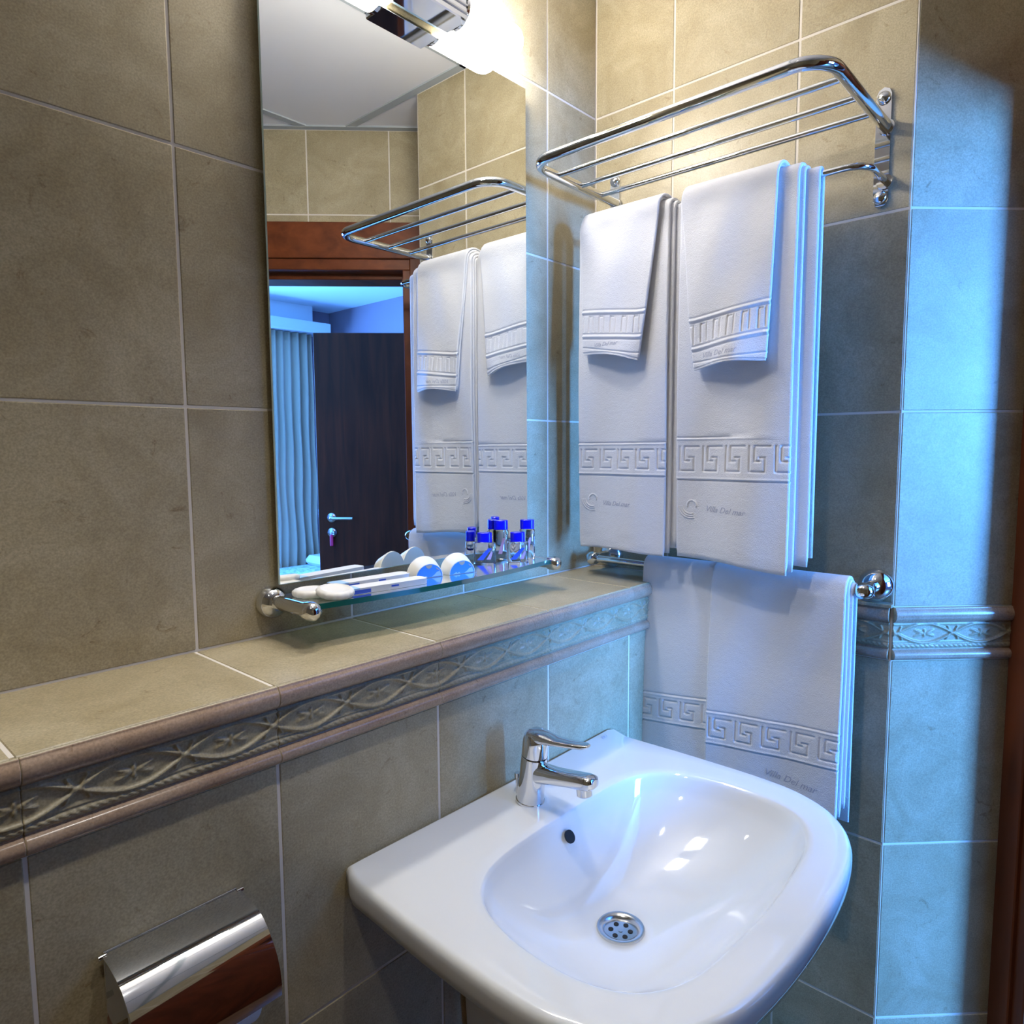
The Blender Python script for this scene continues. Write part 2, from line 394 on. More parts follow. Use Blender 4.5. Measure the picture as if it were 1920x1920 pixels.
# bathroom ceiling with metal grid
V, F = prism(poly, CEIL+.02, CEIL+.05); ce = mk('ceiling', V, F, 'ceil'); ce['kind'] = 'structure'
gx = [-.61, -1.21, -1.81]; gy = [-.43, -1.03, -1.63]
cx_ = [XL]+gx[::-1]+[-.01, .2]; cy_ = [YF]+gy[::-1]+[0]
def clip_poly(pts, a, b_, c):      # keep a*x+b*y<=c
    out = []
    for i in range(len(pts)):
        p, q = pts[i], pts[(i+1) % len(pts)]; fp = a*p[0]+b_*p[1]-c; fq = a*q[0]+b_*q[1]-c
        if fp <= 0: out.append(p)
        if (fp < 0) != (fq < 0) and abs(fp-fq) > 1e-9:
            t = fp/(fp-fq); out.append((p[0]+(q[0]-p[0])*t, p[1]+(q[1]-p[1])*t))
    return out
def room_clip(pts, x_lim=True):
    pts = clip_poly(pts, 1, -1, E.x-E.y)                   # door wall line: x - y <= const
    if x_lim: pts = clip_poly(pts, 1, 1, -L_) if False else pts
    return pts
for i in range(len(cx_)-1):
    for j in range(len(cy_)-1):
        p = [(cx_[i]+.011, cy_[j]+.011), (cx_[i+1]-.011, cy_[j]+.011), (cx_[i+1]-.011, cy_[j+1]-.011), (cx_[i]+.011, cy_[j+1]-.011)]
        p = room_clip(p)
        if cx_[i] > -.2: p = clip_poly(p, 1, 1, -L_) if True else p
        if len(p) < 3: continue
        V, F = prism(p, CEIL+.004, CEIL+.018); mk('ceiling_panel', V, F, 'ceil', ce)
for x in gx+[-.01]: box('grid_bar', (x-.012, YF, CEIL), (x+.012, -.001 if x < -.02 else -.001, CEIL+.012), 'tbar', ce, .0005)
for y in gy: box('grid_bar', (XL, y-.012, CEIL), (0, y+.012, CEIL+.0115), 'tbar', ce, .0005)
box('edge_bar', (XL, -.022, CEIL-.001), (-.001, -.0005, CEIL+.012), 'tbar', ce, .0005)
V, F = prism([(.0, -.022), (.9, -.022), (.9, .0), (0, .0)], CEIL-.001, CEIL+.012)
o = put('edge_bar', mk('edge_bar', [dw.P(a, CEIL-.001 if k < 4 else CEIL+.012, n_) for k in range(8) for a, n_ in [[(0, .0005), (1.57, .0005), (1.57, .022), (0, .022)][k % 4]]], F, 'tbar', me_only=True), ce)

# door frame of the bathroom (door_1)
door = empty('door_1'); door['kind'] = 'structure'
def wbox(name, u, v, n_, m, parent, c=.002):
    vv, ff = cbox((u[0], v[0], n_[0]), (u[1], v[1], n_[1]), c); return mk(name, [dw.P(*q) for q in vv], ff, m, parent)
wbox('head_architrave', (.001, .915), (1.857, 1.965), (-.003, .014), 'frame', door)
wbox('side_architrave', (.001, .048), (FLOOR, 1.857), (-.003, .014), 'frameZ', door); wbox('side_architrave', (.815, .915), (FLOOR, 1.857), (-.003, .014), 'frameZ', door)
wbox('head_stop', (.048, .815), (1.824, 1.857), (-.10, .006), 'frame', door); wbox('side_stop', (.046, .0715), (FLOOR, 1.824), (-.10, .006), 'frameZ', door)
wbox('side_stop', (.795, .815), (FLOOR, 1.824), (-.10, .006), 'frameZ', door)
wbox('head_lining', (.046, .83), (1.806, 1.84), (-.14, -.045), 'frame', door); wbox('side_lining', (.045, .076), (FLOOR, 1.806), (-.14, -.045), 'frameZ', door)
wbox('side_lining', (.79, .83), (FLOOR, 1.806), (-.14, -.045), 'frameZ', door)
lf = wbox('leaf', (.83, 1.53), (FLOOR+.01, 1.82), (.03, .07), 'leaf', door)

# bedroom shell behind the door
def plain(name, lo, hi, m): o = box(name, lo, hi, m, None, 0); o['kind'] = 'structure'; return o
plain('wall_bedroom_side', (2.05, -4.3, FLOOR), (2.15, .5, BCEIL), 'bedwall')
plain('wall_bedroom_end', (.10, .35, FLOOR), (2.05, .45, BCEIL), 'bedwall')
plain('wall_bedroom_left', (-2.5, -4.3, FLOOR), (-2.4, -1.9, BCEIL), 'bedwall')
plain('wall_hallway_stub', (1.47, -2.02, FLOOR), (2.05, -1.92, BCEIL), 'bedwall')
bw = empty('wall_window'); bw['kind'] = 'structure'
WX = (-.50, .54); WZ = (.70, 2.15)
for nm, lo, hi in (('pier', (-2.5, -4.3, FLOOR), (WX[0], -4.2, BCEIL)), ('pier', (WX[1], -4.3, FLOOR), (2.05, -4.2, BCEIL)),
                   ('sill_wall', (WX[0], -4.3, FLOOR), (WX[1], -4.2, WZ[0])), ('lintel', (WX[0], -4.3, WZ[1]), (WX[1], -4.2, BCEIL))):
    box(nm, lo, hi, 'bedwall', bw, 0)
win = empty('window_1'); win['kind'] = 'structure'
for x in (WX[0]+.025, (WX[0]+WX[1])/2, WX[1]-.025): box('frame_bar', (x-.025, -4.28, WZ[0]), (x+.025, -4.24, WZ[1]), 'bedceil', win, .002)
for z in (WZ[0]+.025, WZ[1]-.025): box('frame_bar', (WX[0], -4.28, z-.025), (WX[1], -4.24, z+.025), 'bedceil', win, .002)
for a, b_ in ((WX[0]+.05, -.005), (.045, WX[1]-.05)): box('pane', (a, -4.262, WZ[0]+.05), (b_, -4.258, WZ[1]-.05), 'window_glass', win, 0)
plain('ceiling_bedroom', (-2.5, -4.3, BCEIL), (2.15, .5, BCEIL+.1), 'bedceil')
# ceiling box over the curtain
pm = empty('ceiling_box', (1.4, -4.0, 2.2)); pm['kind'] = 'structure'; pm.name = 'trim_1'
def unpar(o, root): o.matrix_parent_inverse = Matrix.Translation(root.location).inverted(); return o
unpar(box('fascia', (-.6, -3.97, 2.18), (1.885, -3.93, 2.26), 'bedceil', pm, .003), pm)
unpar(box('soffit_board', (-.6, -4.2, 2.19), (1.885, -3.97, 2.21), 'bedceil', pm, .002), pm)
unpar(box('riser', (-.6, -4.10, 2.21), (1.80, -4.05, BCEIL), 'bedceil', pm, .002), pm)
# curtain
def curtain():
    xs_ = np.linspace(1.38, 1.80, 90); zs = np.linspace(FLOOR+.03, 2.185, 24); V = []; n = len(xs_)
    for z in zs:
        k = (z-FLOOR)/2.3
        for x in xs_:
            a = (x-1.38)/.42
            V.append((x+.01*math.sin(9*z+5*a)*(1-k), -4.09+.032*math.sin(a*2*math.pi*6.2+.5*math.sin(2*z))*(1-.25*k)+.01*math.sin(a*31), z))
    F = [[j*n+i, j*n+i+1, (j+1)*n+i+1, (j+1)*n+i] for j in range(len(zs)-1) for i in range(n-1)]
    o = mk('curtain', V, F, 'curtain', smooth=True); md = o.modifiers.new('thickness', 'SOLIDIFY'); md.thickness = .003
    return tag(o, 'pale curtain hanging in folds under the ceiling box, seen in the mirror', 'curtain')
curtain()
# bed
bed = empty('bed', (1.35, -3.45, FLOOR), 'bed with pale blue patterned bedspread seen low in the mirror', 'bed')
def bbox(name, lo, hi, m, c=.02):
    v, f = cbox([lo[i]-bed.location[i] for i in range(3)], [hi[i]-bed.location[i] for i in range(3)], c); return mk(name, v, f, m, bed)
bbox('bed_base', (.95, -4.0, FLOOR), (1.95, -2.75, .12), 'leaf', .01); bbox('mattress', (.93, -4.02, .12), (1.97, -2.73, .32), 'curtain', .04)
bbox('bedspread', (.92, -4.03, .30), (1.98, -2.72, .36), 'bed', .02); bbox('pillow', (1.62, -4.0, .36), (1.96, -3.5, .44), 'card', .03)
# dark door leaf out in the bedroom
n_dd = 1.75
lp0 = Vector((.862, -2.560, 0)); ld = Vector((s2, s2, 0)); ln = Vector((-s2, s2, 0))
lr = empty('wooden_door', (lp0.x, lp0.y, FLOOR), 'dark brown wooden door leaf with lever handle and key, seen in the mirror', 'door')
LZ0 = FLOOR
def lb(name, u, z, n_, m, parent=lr, c=.002):
    vv, ff = cbox((u[0], n_[0], z[0]), (u[1], n_[1], z[1]), c)
    return mk(name, [tuple(ld*q[0]+ln*q[1]+Vector((0, 0, q[2]-LZ0))) for q in vv], ff, m, parent)
lb('leaf', (0, .84), (FLOOR+.01, 1.918), (-.04, 0), 'leaf')
hz = .886; hu = .075
def lp(u, n_, z): return ld*u+ln*n_+Vector((0,0,z-LZ0))
hb = mk('handle_rose', *lathe([(.0, 0), (.026, 0), (.026, .006), (.022, .009), (.0, .009)], lp(hu, 0, hz), ln, 24), 'chrome_soft', lr); fix(hb, 40)
pth = rounded_path([lp(hu, .004, hz), lp(hu, .05, hz), lp(hu+.125, .05, hz-.002)], .012, 6)
fix(mk('lever', *tube(pth, .009, 12), 'chrome_soft', lr), 40)
fix(mk('lock_rose', *lathe([(.0, 0), (.026, 0), (.026, .006), (.022, .009), (.0, .009)], lp(hu, 0, hz-.085), ln, 24), 'chrome_soft', lr), 40)
lb('latch_plate', (-.002, .001), (hz-.0, hz+.05), (-.03, -.008), 'chrome_soft')
ky = empty('key', tuple(lr.location + lp(hu, .009, hz-.085)), 'key with pink tag in the lock of the dark door', 'key')
V, F, FM = join([(*tube([(0,0,0), tuple(ln*.03)], .003, 8), 0), (*cbox((-.008, .012, -.012), (.008, .03, .01), .002), 0)])
kb = mk('key_blade', V, F, 'chrome_soft', ky)
V, F = cbox((-.009, .012, -.075), (.009, .02, -.01), .003); Rz = Matrix.Rotation(R(45), 3, 'Z')
mk('key_tag', [tuple(Rz @ Vector(q)) for q in V], F, 'pink', ky)

# ------------------------------------------------------------------ mirror
mr = empty('mirror', (-.526, -.002, 1.0745), 'tall rectangular frameless wall mirror with polished edges', 'mirror')
mw, mh = .2755, .886
v, f = cbox((-mw, -.013, 0), (mw, -.009, mh), .0015)
fm = [0 if all(abs(v[i][1]+.013) < 1e-5 for i in q) else 1 for q in f]
mk('mirror_pane', v, f, ['mirror', 'mirror_edge'], mr, fmat=fm)
box('mirror_back', (-mw+.012, -.009, .012), (mw-.012, .0015, mh-.012), 'black', mr, .001)

# ------------------------------------------------------------------ lamp over the mirror
lx, ly, lz = -.522, -.046, 1.998
lamp = empty('wall_lamp', (lx, 0, lz), 'chrome wall lamp with two glowing white glass tubes above mirror', 'lamp')
o = box('lamp_body', (-.059, -.074, -.030), (.059, -.006, .030), 'chrome', lamp, .002)
box('lamp_mount', (-.05, -.008, -.026), (.05, -.0005, .045), 'chrome', lamp, .002)
for dz in (-.018, -.006, .006, .018): box('body_rib', (-.0585, -.0765, dz-.0015), (.0585, -.0735, dz+.0015), 'chrome_soft', lamp, .0004)
for sx in (-1, 1):
    prof = [(.022, .0), (.030, .003), (.030, .128), (.0285, .137), (.024, .144), (.015, .148), (.004, .149)]
    fix(mk('glass_tube', *lathe(prof, (sx*.058, ly, 0), (sx, 0, 0), 32), 'lampglass', lamp), 50)
    fix(mk('end_ring', *lathe([(.0312, 0), (.0312, .006), (.029, .007), (.029, 0)], (sx*.058, ly, 0), (sx, 0, 0), 32), 'chrome', lamp), 30)
# recessed ceiling spots
for (sx_, sy_), lab in zip(SPOTS, ('small round ceiling spot above the wash basin', 'small round ceiling spot above the toilet roll holder side')):
    cl = empty('ceiling_spot', (sx_, sy_, CEIL), lab, 'lamp', 'ceiling spots of the bathroom')
    fix(mk('spot_ring', *lathe([(.040, .003), (.040, -.003), (.030, -.005), (.030, .003)], (0,0,0), (0,0,1), 32), 'chrome', cl), 40)
    fix(mk('spot_lens', *lathe([(.029, .002), (.029, -.001), (.0, -.001)], (0,0,0), (0,0,1), 32), 'diffuser', cl), 40)

# ------------------------------------------------------------------ glass shelf
SZ = 1.060; sxl, sxr, sd = -.808, -.283, .120
sh = empty('glass_shelf', ((sxl+sxr)/2, 0, SZ), 'green glass shelf on chrome brackets below the mirror', 'shelf')
def rel(o, root): o.matrix_parent_inverse = Matrix.Translation(root.location).inverted(); return o
pts = [(sxl+.006, -.012)]; nseg = 24
for i in range(nseg+1):
    a = i/nseg; pts.append((sxl+.006+(sxr-sxl-.012)*a, -.108-.022*math.sin(math.pi*a)))
pts.append((sxr-.006, -.012)); pts = pts[::-1]
V, F = prism(pts, SZ-.008, SZ); rel(mk('glass_plate', V, F, ['glass', 'glass_edge'], sh, fmat=[0, 0]+[1]*len(pts)), sh)
for x in (sxl, sxr):
    sp = rel(fix(mk('wall_flange', *lathe([(.0, 0), (.0235, 0), (.024, .004), (.022, .012), (.016, .019), (.010, .022), (.0, .022)], (x, -.0005, SZ-.0105), (0,-1,0), 32), 'chrome', sh), 40), sh)
    rel(fix(mk('bracket_arm', *lathe([(.0105, .018), (.0105, .098), (.013, .099), (.0135, .104), (.0135, .112), (.011, .119), (.006, .1225), (.001, .1235)], (x, 0, SZ-.0085), (0,-1,0), 28), 'chrome', sh), 40), sh)

# soaps
def soap(x, y, z, tilt, lab):
    o0 = empty('scalloped_soap', (x, y, z), lab, 'soap', 'scalloped soaps on the glass shelf')
    n = 72; V = []; prof = [(0, 0), (.0235, 0), (.0255, .002), (.0262, .0045), (.0258, .0075), (.0235, .0095), (.021, .0105), (.0205, .0098), (.012, .0092), (0, .009)]
    for r_, h in prof:
        for k in range(n):
            a = 2*math.pi*k/n; rr = r_*(1+.05*abs(math.sin(a*8)) if r_ > .021 else 1); V.append((rr*math.cos(a), rr*math.sin(a), h))
    F = [[i*n+k, i*n+(k+1) % n, (i+1)*n+(k+1) % n, (i+1)*n+k] for i in range(len(prof)-1) for k in range(n)]
    o = mk('soap_cake', V, F, 'soap', o0); fix(o, 60); o0.rotation_euler = tilt
soap(-.772, -.052, SZ+.0003, (0, 0, 0), 'round scalloped ivory soap lying flat nearer the wall on the shelf')
soap(-.756, -.088, SZ+.0035, (R(8), R(-3), .3), 'round scalloped ivory soap leaning on the other at the shelf front')
# flat kits
def kit(x0, y0, x1, y1, lab):
    a = math.atan2(y1-y0, x1-x0); L0 = math.hypot(x1-x0, y1-y0)
    o0 = empty('toiletry_kit', (x0, y0, SZ+.0003), lab, 'box', 'slim white toiletry boxes on the glass shelf', a)
    hw = .014; P_ = [(0, -hw), (L0-.008, -hw)]+[(L0-.008+.008*math.sin(t), -hw+.008-.008*math.cos(t)) for t in (R(45), R(90))]+[(L0, hw-.008), (L0-.0025, hw-.002), (L0-.008, hw), (0, hw)]
    V, F = prism(P_, 0, .009); mk('kit_box', V, F, 'card', o0)
    box('blue_print', (.001, -hw-.0003, .0008), (.04, -hw+.0002, .0065), 'label_blue', o0, 0)
    box('blue_print', (.0, -hw-.00025, .0065), (.022, hw, .00915), 'print_wave', o0, 0)
    box('end_print', (-.0004, -hw+.001, .001), (.0002, hw-.001, .0075), 'label_blue', o0, 0)
    box('lettering', (.075, -hw-.0003, .004), (.088, -hw+.0002, .0065), 'label_blue', o0, 0)
kit(-.728, -.036, -.590, -.046, 'slim white toiletry box with blue print, behind, next to the wall')
kit(-.742, -.084, -.600, -.100, 'slim white toiletry box with blue print, in front at shelf edge')
# half round packs
def pack(x, y, lab):
    o0 = empty('soap_pack', (x, y, SZ+.0003), lab, 'soap pack', 'half-round soap packs on the glass shelf', R(-10))
    n = 22; V = []
    rings = [(.0315, .033, .017), (.0318, .0335, .014), (.0262, .0232, -.0040), (.0255, .0225, -.0045)]
    for hw, hh, yy in rings:
        for k in range(n+1):
            a = math.pi*k/n; V.append((hw*math.cos(a), yy, hh*math.sin(a)))
    m_ = n+1; F = [[i*m_+k, i*m_+k+1, (i+1)*m_+k+1, (i+1)*m_+k] for i in range(3) for k in range(n)]
    F += [list(range(m_)), [3*m_+k for k in range(m_)][::-1]] + [[i*m_, (i+1)*m_, (i+1)*m_+n, i*m_+n] for i in range(3)]
    o = mk('pack_box', V, F, 'card_cream', o0); fix(o, 30)
    def seg(name, fn, m, yy):
        P_ = fn; V, F = prism(P_, yy, yy+.0006, 'Y'); mk(name, V, F, m, o0)
    seg('sky_print', [(.0245*math.cos(math.pi*k/20), .0215*math.sin(math.pi*k/20)+.0004) for k in range(21)], 'print_sky', -.0052)
    seg('sun_print', [(.006*math.cos(math.pi*k/10)-.001, .0210-.006*math.sin(math.pi*k/10)) for k in range(11)], 'print_sand', -.0056)
    seg('wave_print', [(.004, .0012), (.023, .0012), (.0195, .0095), (.0135, .008), (.009, .004)], 'print_wave', -.0056)
    seg('wave_print', [(-.019, .001), (-.004, .001), (-.007, .0035), (-.010, .0022), (-.013, .004), (-.016, .002)], 'print_wave', -.0056)
    seg('shore_print', [(.013, .0135), (.0215, .0085), (.017, .0125), (.0125, .0158)], 'print_sand', -.0057)
pack(-.567, -.072, 'half-round cream soap pack with blue seaside print, nearer the slim boxes')
pack(-.506, -.086, 'half-round cream soap pack with blue seaside print, nearer the bottles')
# bottles
def bottle(x, y, tall, lab):
    o0 = empty('toiletry_bottle', (x, y, SZ+.0003), lab, 'bottle', 'clear bottles with blue caps on the shelf', R(-45))
    hw, hd, hb_ = (.0205, .0105, .037) if not tall else (.0150, .0100, .0555)
    def se(hw, hd, z, p=4, n=40):
        return [(hw*abs(math.cos(a))**(2/p)*(1 if math.cos(a) >= 0 else -1), hd*abs(math.sin(a))**(2/p)*(1 if math.sin(a) >= 0 else -1), z) for a in [2*math.pi*k/n for k in range(n)]]
    def loft(secs):
        V = [q for s_ in secs for q in s_]; n = len(secs[0])
        F = [[i*n+k, i*n+(k+1) % n, (i+1)*n+(k+1) % n, (i+1)*n+k] for i in range(len(secs)-1) for k in range(n)]
        F += [list(range(n))[::-1], [(len(secs)-1)*n+k for k in range(n)]]; return V, F
    pw = 4 if not tall else 2.6
    V, F = loft([se(hw-.0015, hd-.001, 0, pw), se(hw, hd, .0015, pw), se(hw, hd, hb_-.002, pw), se(hw-.0015, hd-.001, hb_, pw), se(.011, .007, hb_+.0005, 2), se(.011, .007, hb_+.002, 2)])
    o = mk('bottle_body', V, F, 'bottle', o0); fix(o, 40)
    cw = .0135; V, F = loft([se(cw, .0088, hb_+.0008, 2.6), se(cw, .0088, hb_+.0175, 2.6), se(cw-.0008, .0080, hb_+.0183, 2.6)])
    o = mk('bottle_cap', V, F, 'cap', o0); fix(o, 40)
    lw = hw*.72
    if not tall:
        V, F = prism([(-lw, .005), (-lw*.2, .005), (lw*.9, .027), (lw*.45, .027)], -hd-.0004, -hd-.0001, 'Y'); mk('blue_print', V, F, 'label_blue', o0)
        V, F = prism([(lw*.2, .006), (lw*.75, .006), (lw, .019), (lw*.85, .022)], -hd-.0004, -hd-.0001, 'Y'); mk('pink_print', V, F, 'label_pink', o0)
    else:
        V, F = prism([(-lw*.5, .010), (lw*.2, .010), (lw*.7, .040), (lw*.3, .040)], -hd-.0006, -hd-.0003, 'Y'); mk('pink_print', V, F, 'label_pink', o0)
bottle(-.395, -.034, False, 'squat clear bottle with blue cap and blue slanted print, nearer the soap packs')
bottle(-.350, -.076, False, 'squat clear bottle with blue cap at the front of the shelf')
bottle(-.343, -.0265, True, 'tall clear bottle with blue cap standing at the back, close to mirror')
bottle(-.302, -.058, True, 'tall clear bottle with blue cap nearest the right shelf bracket')

# ------------------------------------------------------------------ towel rack
RZ = 1.795
rk = empty('towel_rack', (0, -.32, 1.75), 'chrome towel rack with four rails and lower bar above hanging towels', 'towel rack')
yl, yr = -.060, -.590
pth = rounded_path([(-.006, yl, RZ), (-.297, yl-.004, RZ), (-.297, yr, RZ), (-.006, yr, RZ)], .050, 12)
rel(fix(mk('outer_rail', *tube(pth, .0094, 20), 'chrome', rk), 40), rk)
for x in (-.217, -.143, -.072): rel(fix(mk('inner_rail', *tube([(x, yl, RZ), (x, yr, RZ)], .0052, 14), 'chrome', rk), 40), rk)
BZ, BX = 1.708, -.112
pth = rounded_path([(-.006, yl+.004, BZ), (BX, yl+.004, BZ), (BX, yr-.002, BZ), (-.006, yr-.002, BZ)], .034, 10)
rel(fix(mk('towel_bar', *tube(pth, .0055, 16), 'chrome', rk), 40), rk)
for y in (yl+.006, yr+.006):
    hw = .0115; P_ = [(y-hw, 1.680+0), (y-hw*.7, 1.672), (y, 1.668), (y+hw*.7, 1.672), (y+hw, 1.680), (y+hw, 1.848), (y+hw*.7, 1.856), (y, 1.860), (y-hw*.7, 1.856), (y-hw, 1.848)]
    V, F = prism(P_, -.0005, -.004, 'X'); rel(fix(mk('wall_bracket', V, F, 'chrome', rk), 30), rk)
    for z in (1.684, 1.843): rel(fix(mk('screw_cap', *lathe([(.0, 0), (.0105, 0), (.0105, .003), (.008, .0068), (.0, .0085)], (-.004, y, z), (-1,0,0), 20), 'chrome', rk), 50), rk)
    for z in (RZ, BZ): rel(fix(mk('collar', *lathe([(.0, 0), (.013, 0), (.012, .004), (.0, .004)], (-.004, y-.006 if y < -.3 else y-.004, z), (-1,0,0), 20), 'chrome', rk), 40), rk)
# lower towel bar
TZ, TX = 1.031, -.075
tb = empty('towel_bar', (0, -.32, TZ), 'short chrome towel bar with round end flanges holding the lowest towel', 'towel bar')
tl, tr = -.052, -.602
rel(fix(mk('bar', *tube([(TX, tl-.004, TZ), (TX, tr+.004, TZ)], .008, 16), 'chrome', tb), 40), tb)
for y in (tl, tr):
    rel(fix(mk('wall_flange', *lathe([(.0, 0), (.0285, 0), (.029, .004), (.026, .013), (.018, .021), (.0115, .025), (.010, .060), (.0, .060)], (-.0005, y, TZ), (-1,0,0), 32), 'chrome', tb), 40), tb)
    rel(fix(mk('end_knob', *lathe([(.001, -.0165), (.008, -.0145), (.013, -.008), (.0145, 0), (.013, .008), (.008, .0145), (.001, .0165)], (TX, y, TZ), (0,1,0), 28), 'chrome', tb), 60), tb)

# ------------------------------------------------------------------ towels
def seg_d(U, Vv, a, b_):
    ax, ay = a; bx, by = b_; dx, dy = bx-ax, by-ay; t = np.clip(((U-ax)*dx+(Vv-ay)*dy)/(dx*dx+dy*dy), 0, 1)
    return np.hypot(U-ax-t*dx, Vv-ay-t*dy)
KEY = [((.10,.93),(.10,.07)), ((.10,.07),(.70,.07)), ((.70,.07),(.70,.55)), ((.70,.55),(.50,.55)),
       ((.30,.93),(.90,.93)), ((.30,.93),(.30,.42)), ((.30,.42),(.50,.42))]
def key_band(y, z, z0, z1, cell):
    """groove depth of a Greek key between heights z0 < z1; y runs left to right"""
    hgt = z1-z0; b_ = .17*hgt; c0, c1 = z0+b_, z1-b_
    U = (y/cell) % 1.0; Vv = (z-c0)/(c1-c0); asp = (c1-c0)/cell; d = np.full_like(y, 9.)
    for (a, b2) in KEY:
        for sft in (-1, 0, 1): d = np.minimum(d, seg_d(U*1.0+sft, Vv*asp, (a[0], a[1]*asp), (b2[0], b2[1]*asp)))
    d *= cell
    g = -.0024*np.exp(-(d/.0017)**2)
    ins = (z > z0) & (z < z1); g = np.where(ins, g+.0006, 0)
    for zz in (z0, z1): g = g - .0024*np.exp(-((z-zz)/.0014)**2) + .0012*np.exp(-((z-zz+(.003 if zz == z1 else -.003))/.0016)**2)
    return g
def hand_band(y, z, z0, z1, cell):
    hgt = z1-z0; U = (y/cell) % 1.0; g = np.zeros_like(y)
    ins = (z > z0+.18*hgt) & (z < z1-.14*hgt)
    bars = -.0020*np.exp(-(((U-.5)*cell)/.0016)**2)-.0014*np.exp(-(((U-.95)*cell)/.0014)**2)
    g = np.where(ins, bars, 0)
    g = g - .0020*np.exp(-((z-z1+.18*hgt)/.0012)**2)*(np.abs(U-.66) < .16)
    for zz in (z0, z1):
        g = g + .0022*np.exp(-((z-zz)/.0022)**2) - .0016*np.exp(-((z-zz-.005)/.0014)**2) - .0016*np.exp(-((z-zz+.005)/.0014)**2)
    return g
def logo(y, z, yc, zc, s_):
    g = np.zeros_like(y)
    for r_ in (.016, .020, .024):      # wave swoosh
        d = np.abs(np.hypot(y-(yc+.5*s_*.03), (z-(zc+.004)))-r_*s_); an = np.arctan2(z-(zc+.004), y-(yc+.015*s_))
        g = np.maximum(g, .0016*np.exp(-(d/.0009)**2)*((an > R(-175)) & (an < R(-70))))
    d = np.abs(np.hypot(y-(yc+.018*s_), z-(zc+.004))-.009*s_); an = np.arctan2(z-zc-.004, y-(yc+.018*s_))
    g = np.maximum(g, .0018*np.exp(-(d/.0011)**2)*((an > R(-20)) | (an < R(-160))))
    return g
def layer(name, parent, bx, bz, r_in, th, yfun, zf, zb, emboss=None, sway=None, fine=None, nu=None, m='towel'):
    """one cloth layer draped over a bar. yfun(a, z) -> y for a 0..1 ; zf(a)/zb bottoms front/back"""
    up_f = list(np.linspace(0, 1, 40))
    W = abs(yfun(np.array(1.), np.array(bz))-yfun(np.array(0.), np.array(bz)))
    nu = nu or max(12, int(W/.012))
    # s parameter list: back from bottom to top, arc, then front by height fraction list
    S = [('b', t) for t in np.linspace(0, 1, 8)][:-1] + [('a', t) for t in np.linspace(0, 1, 11)] + [('f', t) for t in (fine if fine is not None else np.linspace(0, 1, 34))[1:]]
    ro = r_in+th; aw = np.linspace(0, 1, nu+1)
    loops = []
    nr = 4
    for kind, t in S:
        pts_ = []
        def pos(a, dd, edge=0.0):
            if kind == 'b':
                z = zb+(bz-zb)*t; x = bx+(r_in+dd); nx = 1
            elif kind == 'a':
                an = math.pi*t; x = bx+(r_in+dd)*math.cos(an); z = bz+(r_in+dd)*math.sin(an)
            else:
                zbot = zf(a); z = bz+(zbot-bz)*t; x = bx-(r_in+dd)
            return x, z
        a_arr = aw
        outer = []
        zz = []
        for a in a_arr: x, z = pos(a, th); outer.append((x, z))
        ox = np.array([q[0] for q in outer]); oz = np.array([q[1] for q in outer]); oy = yfun(a_arr, oz)
        if kind == 'f':
            hf = (bz-oz)
            if sway is not None: sw = sway(a_arr, hf); ox = ox-sw
            if emboss is not None: ox = ox-emboss(oy, oz)
            # rounded hem
        loops.append([ox, oy, oz, kind, t])
    # build cross loops: outer pts then right rounding, inner pts reversed, left rounding
    V = []; nin = 8
    for (ox, oy, oz, kind, t) in loops:
        if kind == 'f': nxv = np.array([-1., 0, 0])
        elif kind == 'b': nxv = np.array([1., 0, 0])
        else: an = math.pi*t; nxv = np.array([math.cos(an), 0, math.sin(an)])
        P = np.stack([ox, oy, oz], 1)
        tt = th
        if kind == 'f' and t > .985: tt = th*.55; P = P - nxv*(th*.22)
        ring = [p for p in P]
        c_r = P[-1]-nxv*tt/2; yd = np.sign(oy[-1]-oy[0])
        for k in range(1, nr): a_ = math.pi*k/nr; ring.append(c_r+nxv*tt/2*math.cos(a_)+np.array([0, yd, 0])*tt/2*math.sin(a_))
        inn = P[::-1][np.linspace(0, nu, nin).astype(int)]-nxv*tt
        ring += [p for p in inn]
        c_l = P[0]-nxv*tt/2
        for k in range(1, nr): a_ = math.pi*k/nr; ring.append(c_l-nxv*tt/2*math.cos(a_)-np.array([0, yd, 0])*tt/2*math.sin(a_))
        V.append(np.array(ring))
    n = len(V[0]); VV = np.concatenate(V); m_ = len(V)
    i, k = np.meshgrid(np.arange(m_-1), np.arange(n), indexing='ij')
    F = np.stack([i*n+k, i*n+(k+1) % n, (i+1)*n+(k+1) % n, (i+1)*n+k], -1).reshape(-1, 4).tolist()
    F.append(list(range(n))[::-1]); F.append([(m_-1)*n+q for q in range(n)])
    o = mk(name, VV, F, m, parent, smooth=True)
    return rel(o, parent)
def finelist(bz, zbot, bands, step=.0011):
    out = [0.0]; z = bz
    while z > zbot+1e-4:
        f_ = any(a < z < b_ for a, b_ in bands) ; z -= step if f_ else .008
        out.append(min(1, (bz-z)/(bz-zbot)))
    out[-1] = 1.0; return np.array(out)

